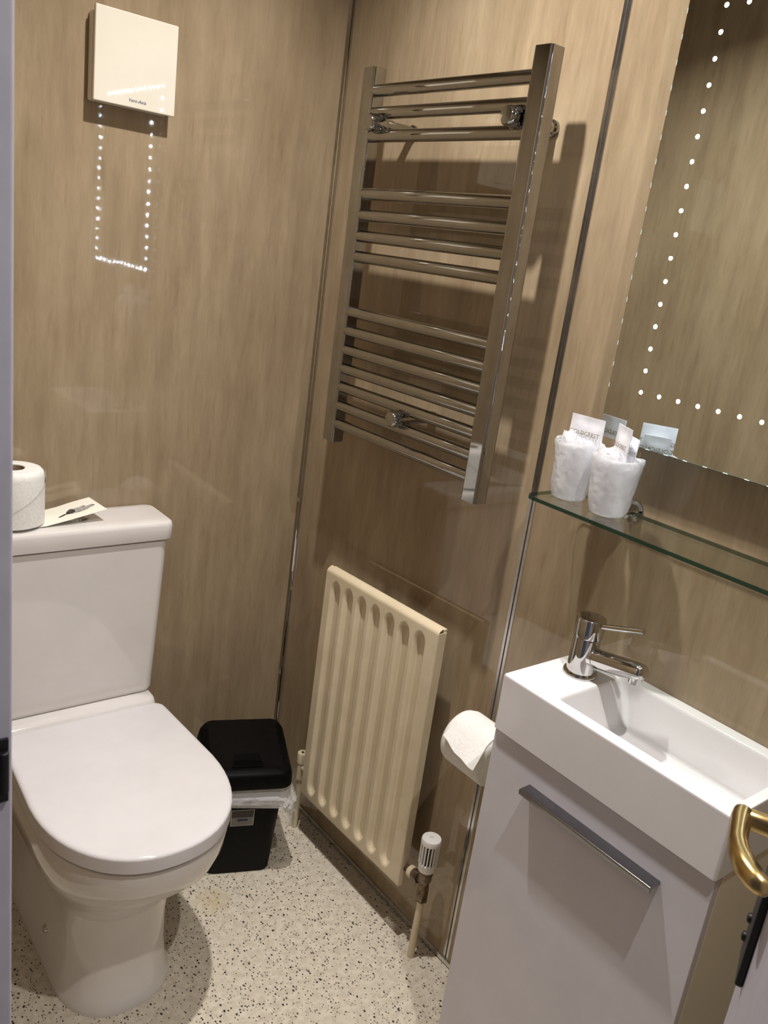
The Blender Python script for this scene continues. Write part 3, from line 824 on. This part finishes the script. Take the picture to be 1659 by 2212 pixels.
# ------------------------------------------------------------------ tap
TAX, TAY, TAZ = -0.086, -0.991, 0.8522
tap = thing('mixer_tap', 'chrome monobloc mixer tap on the left end of the basin', 'tap', (TAX, TAY, TAZ))
obj('base_ring', MB().lathe([(0.0245, 0.0), (0.0285, 0.0), (0.0288, 0.003), (0.0275, 0.0055), (0.024, 0.0065)], n=48), 'chrome', tap)
obj('body', MB().lathe([(0.0238, 0.004), (0.0230, 0.025), (0.0222, 0.064), (0.0218, 0.0665)], n=48), 'chrome', tap, sharp=50)
hd = obj('lever_head', MB().lathe([(0.0216, 0.0672), (0.0238, 0.0680), (0.0240, 0.070), (0.0240, 0.0985), (0.0230, 0.1005), (0.0215, 0.1010), (0.001, 0.1008)], n=48), 'chrome', tap, sharp=50)
obj('lever', MB().cyl((0, -0.020, 0.0925), (0.003, -0.094, 0.1165), 0.0048, 18), 'chrome', hd, bevel=0.0008)
sp0 = Vector((0, -0.012, 0.036)); sp1 = Vector((-0.002, -0.116, 0.0555))
sp = MB(); ax = (sp1 - sp0).normalized(); side = Vector((1, 0, 0)); upv = side.cross(ax) * -1
rings = []
L = (sp1 - sp0).length
for s, r in ((0, 0.0162), (0.12, 0.0158), (0.6, 0.0156), (0.90, 0.0153), (0.96, 0.0140), (1.0, 0.0095)):
    c = sp0 + ax * L * s
    ring = []
    for k in range(32):
        a = 2 * math.pi * k / 32
        v = math.sin(a)
        hh = v * r
        if s >= 0.6 and v < 0: hh *= 1 - 0.35 * (s - 0.6) / 0.4       # underside cut flatter to the nose
        ring.append(c + side * math.cos(a) * r + upv * hh)
    rings.append(ring)
spout = obj('spout', sp.loft(rings), 'chrome', tap, sharp=50)
obj('spout_collar', MB().cyl(sp0 + ax * 0.006, sp0 + ax * 0.013, 0.0170, 32), 'steel', spout)
ac = sp0 + ax * L * 0.86
obj('aerator', MB().lathe([(0.0100, -0.004), (0.0100, -0.0175), (0.0085, -0.0185), (0.001, -0.0180)], (ac.x, ac.y, ac.z - 0.001), (0, 0, 1), 28), 'chrome', spout)

# ------------------------------------------------------------------ toilet roll in its wall holder
HRX, HRZ, HRR = -0.080, 0.598, 0.054
hold = thing('roll_holder', 'chrome toilet roll holder on the wall left of the vanity', 'holder', (0, 0, 0))
obj('wall_plate', MB().lathe([(0.022, 0.0), (0.022, 0.005), (0.019, 0.008), (0.001, 0.008)], (-0.0003, -0.880, HRZ + 0.010), (-1, 0, 0), 28), 'chrome', hold)
obj('arm', MB().tube([(-0.006, -0.880, HRZ + 0.010), (-0.050, -0.880, HRZ + 0.010), (-0.070, -0.878, HRZ + 0.0095), (-0.080, -0.868, HRZ + 0.009), (-0.080, -0.856, HRZ + 0.009), (-0.080, -0.744, HRZ + 0.009)], 0.0048, 14), 'chrome', hold)
hr = thing('toilet_roll', 'white toilet roll hanging on the wall beside the vanity', 'toilet roll', (HRX, -0.751, HRZ), 0, 'toilet rolls')
hl = 0.104
obj('paper', MB().lathe([(0.0200, 0.001), (HRR - 0.008, 0.0), (HRR - 0.002, 0.003), (HRR, 0.010), (HRR, hl - 0.006), (HRR - 0.003, hl), (0.0200, hl)], (0, 0, 0), (0, -1, 0), 64, cap0=False, cap1=False), 'paper', hr, sharp=70)
obj('core', MB().lathe([(0.0199, 0.0005), (0.0199, hl - 0.001), (0.0185, hl - 0.001), (0.0185, 0.0005), (0.0199, 0.0005)], (0, 0, 0), (0, -1, 0), 40, cap0=False, cap1=False), 'card_tube', hr, sharp=60)
vs = []; NI, NJ = 30, 14
for j in range(NJ + 1):
    y = -0.014 - (hl - 0.016) * j / NJ
    for i in range(NI + 1):
        s = i / NI
        a = math.radians(50 + 82 * min(1, s / 0.62))         # over the top from the wall side to the front
        r = HRR + 0.002
        px, pz = r * math.cos(a), r * math.sin(a)
        t = j / NJ
        y2 = y
        if s > 0.62:                                          # the free end stands off the roll in a folded point
            q = (s - 0.62) / 0.38
            L_ = (0.030 + 0.016 * t) * q
            px += -math.sin(a) * L_ - 0.004 * t * q * q
            pz += math.cos(a) * L_ - 0.006 * math.sin(math.pi * t) * q * q
            y2 = y - 0.012 * q * t
        vs.append((px, y2, pz + 0.0015 * math.sin(j * 0.9) * s))
fs = [(j * (NI + 1) + i, j * (NI + 1) + i + 1, (j + 1) * (NI + 1) + i + 1, (j + 1) * (NI + 1) + i) for j in range(NJ) for i in range(NI)]
obj('loose_sheet', MB().add(vs, fs), 'paper', hr, sharp=70)

# ================================================================== MIRROR
MX = -0.040
MY0, MY1, MZ0, MZ1 = -0.8965, -1.452, 1.2290, 1.926
mir = thing('led_mirror', 'frameless wall mirror with an inset border of small cool LED dots', 'mirror', (0, 0, 0))
obj('chassis', MB().box(-0.034, -0.0004, MY1 + 0.03, MY0 - 0.03, MZ0 + 0.03, MZ1 - 0.03), 'trv_white', mir, bevel=0.002)
gl_ = MB().add([(MX, MY0, MZ0), (MX, MY1, MZ0), (MX, MY1, MZ1), (MX, MY0, MZ1), (MX + 0.005, MY0, MZ0), (MX + 0.005, MY1, MZ0), (MX + 0.005, MY1, MZ1), (MX + 0.005, MY0, MZ1)],
               [(0, 1, 2, 3), (4, 7, 6, 5)], 0)
gl_.f += [(0, 4, 5, 1), (1, 5, 6, 2), (2, 6, 7, 3), (3, 7, 4, 0)]; gl_.mi += [1] * 4
glass = obj('mirror_glass', gl_, ['mirror', 'mirror_edge'], mir)
led_me = None
LY0, LZ0, STEP, NCOL, NROW = -0.9575, 1.311, 0.03335, 16, 13
spots = [(LY0, LZ0 + STEP * k) for k in range(NCOL + 1)] + [(LY0 - STEP * NROW, LZ0 + STEP * k) for k in range(NCOL + 1)]
spots += [(LY0 - STEP * k, LZ0) for k in range(1, NROW)] + [(LY0 - STEP * k, LZ0 + STEP * NCOL) for k in range(1, NROW)]
for (y, z) in spots:
    if led_me is None:
        o = obj('led', MB().lathe([(0.0031, 0.0), (0.0027, 0.0004), (0.0010, 0.0006)], (0, 0, 0), (-1, 0, 0), 10), 'led', mir)
        led_me = o.data
    else:
        o = bpy.data.objects.new('led', led_me); COL.objects.link(o); o.parent = mir
    o.location = (MX - 0.0001, y, z)
eg = MB()  # LED light in the glass edge, added as emissive dots
for k in range(NCOL + 1):
    z = LZ0 + STEP * k
    eg.box(MX + 0.0005, MX + 0.0045, MY0 + 0.0001, MY0 + 0.0007, z - 0.0035, z + 0.0035)
for k in range(NROW + 1):
    y = LY0 - STEP * k
    eg.box(MX + 0.0005, MX + 0.0045, y - 0.0035, y + 0.0035, MZ0 - 0.0007, MZ0 - 0.0001)
e_ = obj('edge_glow', eg, 'glow_dots', mir); e_['kind'] = 'stuff'
obj('edge_glow_strip', MB().box(MX + 0.0008, MX + 0.0042, MY0 + 0.00005, MY0 + 0.0004, MZ0 + 0.02, MZ1 - 0.02), 'glow_strip', mir)  # added emissive strip for the glow along the glass edge
obj('edge_glow_strip', MB().box(MX + 0.0008, MX + 0.0042, MY1 + 0.02, MY0 - 0.02, MZ0 - 0.0004, MZ0 - 0.00005), 'glow_strip', mir)

# ================================================================== SHELF
SZ = 1.121
shelf = thing('glass_shelf', 'clear glass wall shelf with green edge under the mirror', 'shelf', (0, 0, 0))
SY0, SY1, SXB, SXF = -0.848, -1.452, -0.020, -0.137
sg = MB()
rg0 = rr4(SXF, SXB, SY1, SY0, 0.018, SZ - 0.0062, 8); rg1 = rr4(SXF, SXB, SY1, SY0, 0.018, SZ, 8)
nn = len(rg0)
sg.add(rg0 + rg1, [tuple(range(nn)), tuple(range(nn, 2 * nn))], 0)
sg.f += [(i, (i + 1) % nn, nn + (i + 1) % nn, nn + i) for i in range(nn)]; sg.mi += [1] * nn
obj('glass_plate', sg, ['glass', 'glass_edge'], shelf)
for y in (-0.968, -1.31):
    b = obj('shelf_bracket', MB().lathe([(0.017, 0), (0.017, 0.003), (0.012, 0.005), (0.0105, 0.020), (0.0105, 0.030), (0.008, 0.033), (0.001, 0.034)], (-0.0003, y, SZ - 0.003), (-1, 0, 0), 28), 'chrome', shelf)

# ------------------------------------------------------------------ wrapped cups and sachets
def make_cup(name, label, loc, r0, r1, h, seed, lean):
    c = thing(name, label, 'cup', loc, 0, 'wrapped tumblers on the shelf')
    obj('tumbler', MB().lathe([(0.001, 0.0025), (r0 - 0.003, 0.0025), (r0 - 0.0015, 0.004), (r1 - 0.0035, h - 0.001), (r1 - 0.001, h)], n=40, cap0=False, cap1=False), 'cup', c, sharp=60)
    rnd = random.Random(seed)
    off = Vector((rnd.uniform(0, 9), rnd.uniform(0, 9), rnd.uniform(0, 9)))
    rings = []; n = 56
    prof = [(0.35, 0.0006), (0.80, 0.0008), (1.00, 0.004), (1.04, 0.012), (1.03, 0.025), (1.02, 0.045), (1.02, 0.07), (1.02, h * 0.86), (1.025, h * 0.95), (1.03, h + 0.001), (1.0, h + 0.004), (0.9, h + 0.001)]
    for k, (q, z) in enumerate(prof):
        rad = (r0 + (r1 - r0) * min(z / h, 1)) * q + 0.0014
        ring = []
        for i in range(n):
            a = 2 * math.pi * i / n
            p = Vector((math.cos(a), math.sin(a), 0))
            nz = mnoise.noise(off + Vector((p.x * 1.6, p.y * 1.6, z * 45)))
            nz2 = abs(mnoise.noise(off * 2 + Vector((p.x * 3.5, p.y * 3.5, z * 70 + p.x * 2))))
            amp = 0.004 if 2 <= k <= 5 else 0.0022
            r = rad + max(-0.0008, amp * nz + 0.003 * nz2 - 0.0012) * (1 if k > 1 else 0.2)
            zz = z + (0.004 * nz if k >= 9 else 0) + (0.0015 * max(nz, 0) if 0 < k < 4 else 0)
            ring.append(p * r + Vector((0, 0, max(zz, 0.0004))))
        rings.append(ring)
    obj('film_wrapper', MB().loft(rings, True, False), 'film', c, sharp=75)
    # film gathered into the mouth of the tumbler
    rings = []
    tuft = [(0.97, h - 0.010), (0.90, h + 0.002), (0.72, h + 0.004), (0.5, h + 0.007), (0.28, h + 0.009), (0.08, h + 0.008)]
    for k, (q, z) in enumerate(tuft):
        ring = []
        for i in range(n):
            a = 2 * math.pi * i / n
            p = Vector((math.cos(a), math.sin(a), 0))
            nz = mnoise.noise(off * 3 + Vector((p.x * 2.4 * q, p.y * 2.4 * q, k * 0.7)))
            nz2 = mnoise.noise(off * 4 + Vector((p.x * 6 * q, p.y * 6 * q, k)))
            lift = 0.010 * math.cos(a - lean) * q
            ring.append(p * (r1 - 0.004) * q * (1 + 0.10 * nz2 * (k > 0)) + Vector((0, 0, z + (0.014 * nz + 0.007 * nz2 + lift if k else 0))))
        rings.append(ring)
    obj('gathered_film', MB().loft(rings, False, True), 'film', c, sharp=75)
    return c
make_cup('wrapped_tumbler', 'plastic tumbler in crinkled film nearest the panel joint on the shelf', (-0.078, -0.890, SZ + 0.0002), 0.0270, 0.0355, 0.092, 3, 2.2)
make_cup('wrapped_tumbler', 'film-wrapped plastic tumbler at the front, right of the other one on the shelf', (-0.084, -0.974, SZ + 0.0002), 0.0270, 0.0390, 0.090, 11, 2.4)

def sachet(label, centre, X, tilt, w, h, words, back=None, seed=1):
    X = Vector(X).normalized()
    up = (Vector((0, 0, 1)) + tilt).normalized()
    mtx = frame(centre, X, up)
    vs = []; NX_, NY_ = 14, 18
    for s in (1, -1):
        for j in range(NY_ + 1):
            for i in range(NX_ + 1):
                u = -1 + 2 * i / NX_; v = -1 + 2 * j / NY_
                fat = max(0, 1 - abs(u / 0.80) ** 4) * max(0, 1 - abs((v + 0.05) / 0.80) ** 4)
                z = s * (0.0004 + 0.0032 * fat) + 0.0012 * mnoise.noise(Vector((u * 2 + seed, v * 2, 0)))
                vs.append(mtx @ Vector((u * w / 2, v * h / 2, z)))
    fs = []; o = (NX_ + 1) * (NY_ + 1)
    for j in range(NY_):
        for i in range(NX_):
            a = j * (NX_ + 1) + i
            fs.append((a, a + 1, a + NX_ + 2, a + NX_ + 1)); fs.append((o + a, o + a + NX_ + 1, o + a + NX_ + 2, o + a + 1))
    for i in range(NX_):
        fs.append((i, o + i, o + i + 1, i + 1)); a = NY_ * (NX_ + 1) + i; fs.append((a, a + 1, o + a + 1, o + a))
    for j in range(NY_):
        a = j * (NX_ + 1); fs.append((a, a + NX_ + 1, o + a + NX_ + 1, o + a)); b = a + NX_; fs.append((b, o + b, o + b + NX_ + 1, b + NX_ + 1))
    s_ = tag(obj('soap_sachet', MB().add(vs, fs), 'sachet', sharp=60), label, 'sachet', 'guest soap sachets')
    text('lettering', words, 0.0098, 'ink_gold', mtx @ Matrix.Translation((0, h * 0.17, 0.0050)), s_, spacing=1.0)
    bm_ = mtx @ Matrix.Rotation(math.pi, 4, 'Y')
    text('lettering', words, 0.0098, 'ink_gold', bm_ @ Matrix.Translation((0, h * 0.20, 0.0044)), s_)
    rnd = random.Random(seed); pr = MB()
    for k in range(4):                                       # four short illegible lines of print
        x = -w * 0.30 + rnd.uniform(0, 0.004); z0 = -h * 0.02 - k * 0.0065
        while x < w * 0.28:
            l = rnd.uniform(0.003, 0.007)
            pr.add([bm_ @ Vector(q) for q in ((x, z0, 0.0046), (x + l, z0, 0.0046), (x + l, z0 + 0.0018, 0.0046), (x, z0 + 0.0018, 0.0046))], [(0, 1, 2, 3)])
            x += l + 0.0014
    obj('small_print', pr, 'ink_grey', s_, fix=False)
    return s_

sachet('frosted soap sachet standing in the tumbler nearest the panel joint', (-0.070, -0.894, 1.217), (0.10, -1, 0), Vector((0, -0.10, 0)), 0.062, 0.082, 'GOLDCREST', seed=1)
sachet('frosted soap sachet in the front tumbler, turned edge-on towards the mirror', (-0.0855, -0.976, 1.217), (-0.52, -0.85, 0), Vector((0, -0.02, 0)), 0.054, 0.090, 'GOLDCREST', seed=5)
sachet('frosted soap sachet half hidden in the front tumbler, seen mostly in the mirror', (-0.0725, -0.984, 1.212), (-0.52, -0.85, 0), Vector((0.04, -0.08, 0)), 0.042, 0.070, 'GOLDCREST', seed=8)
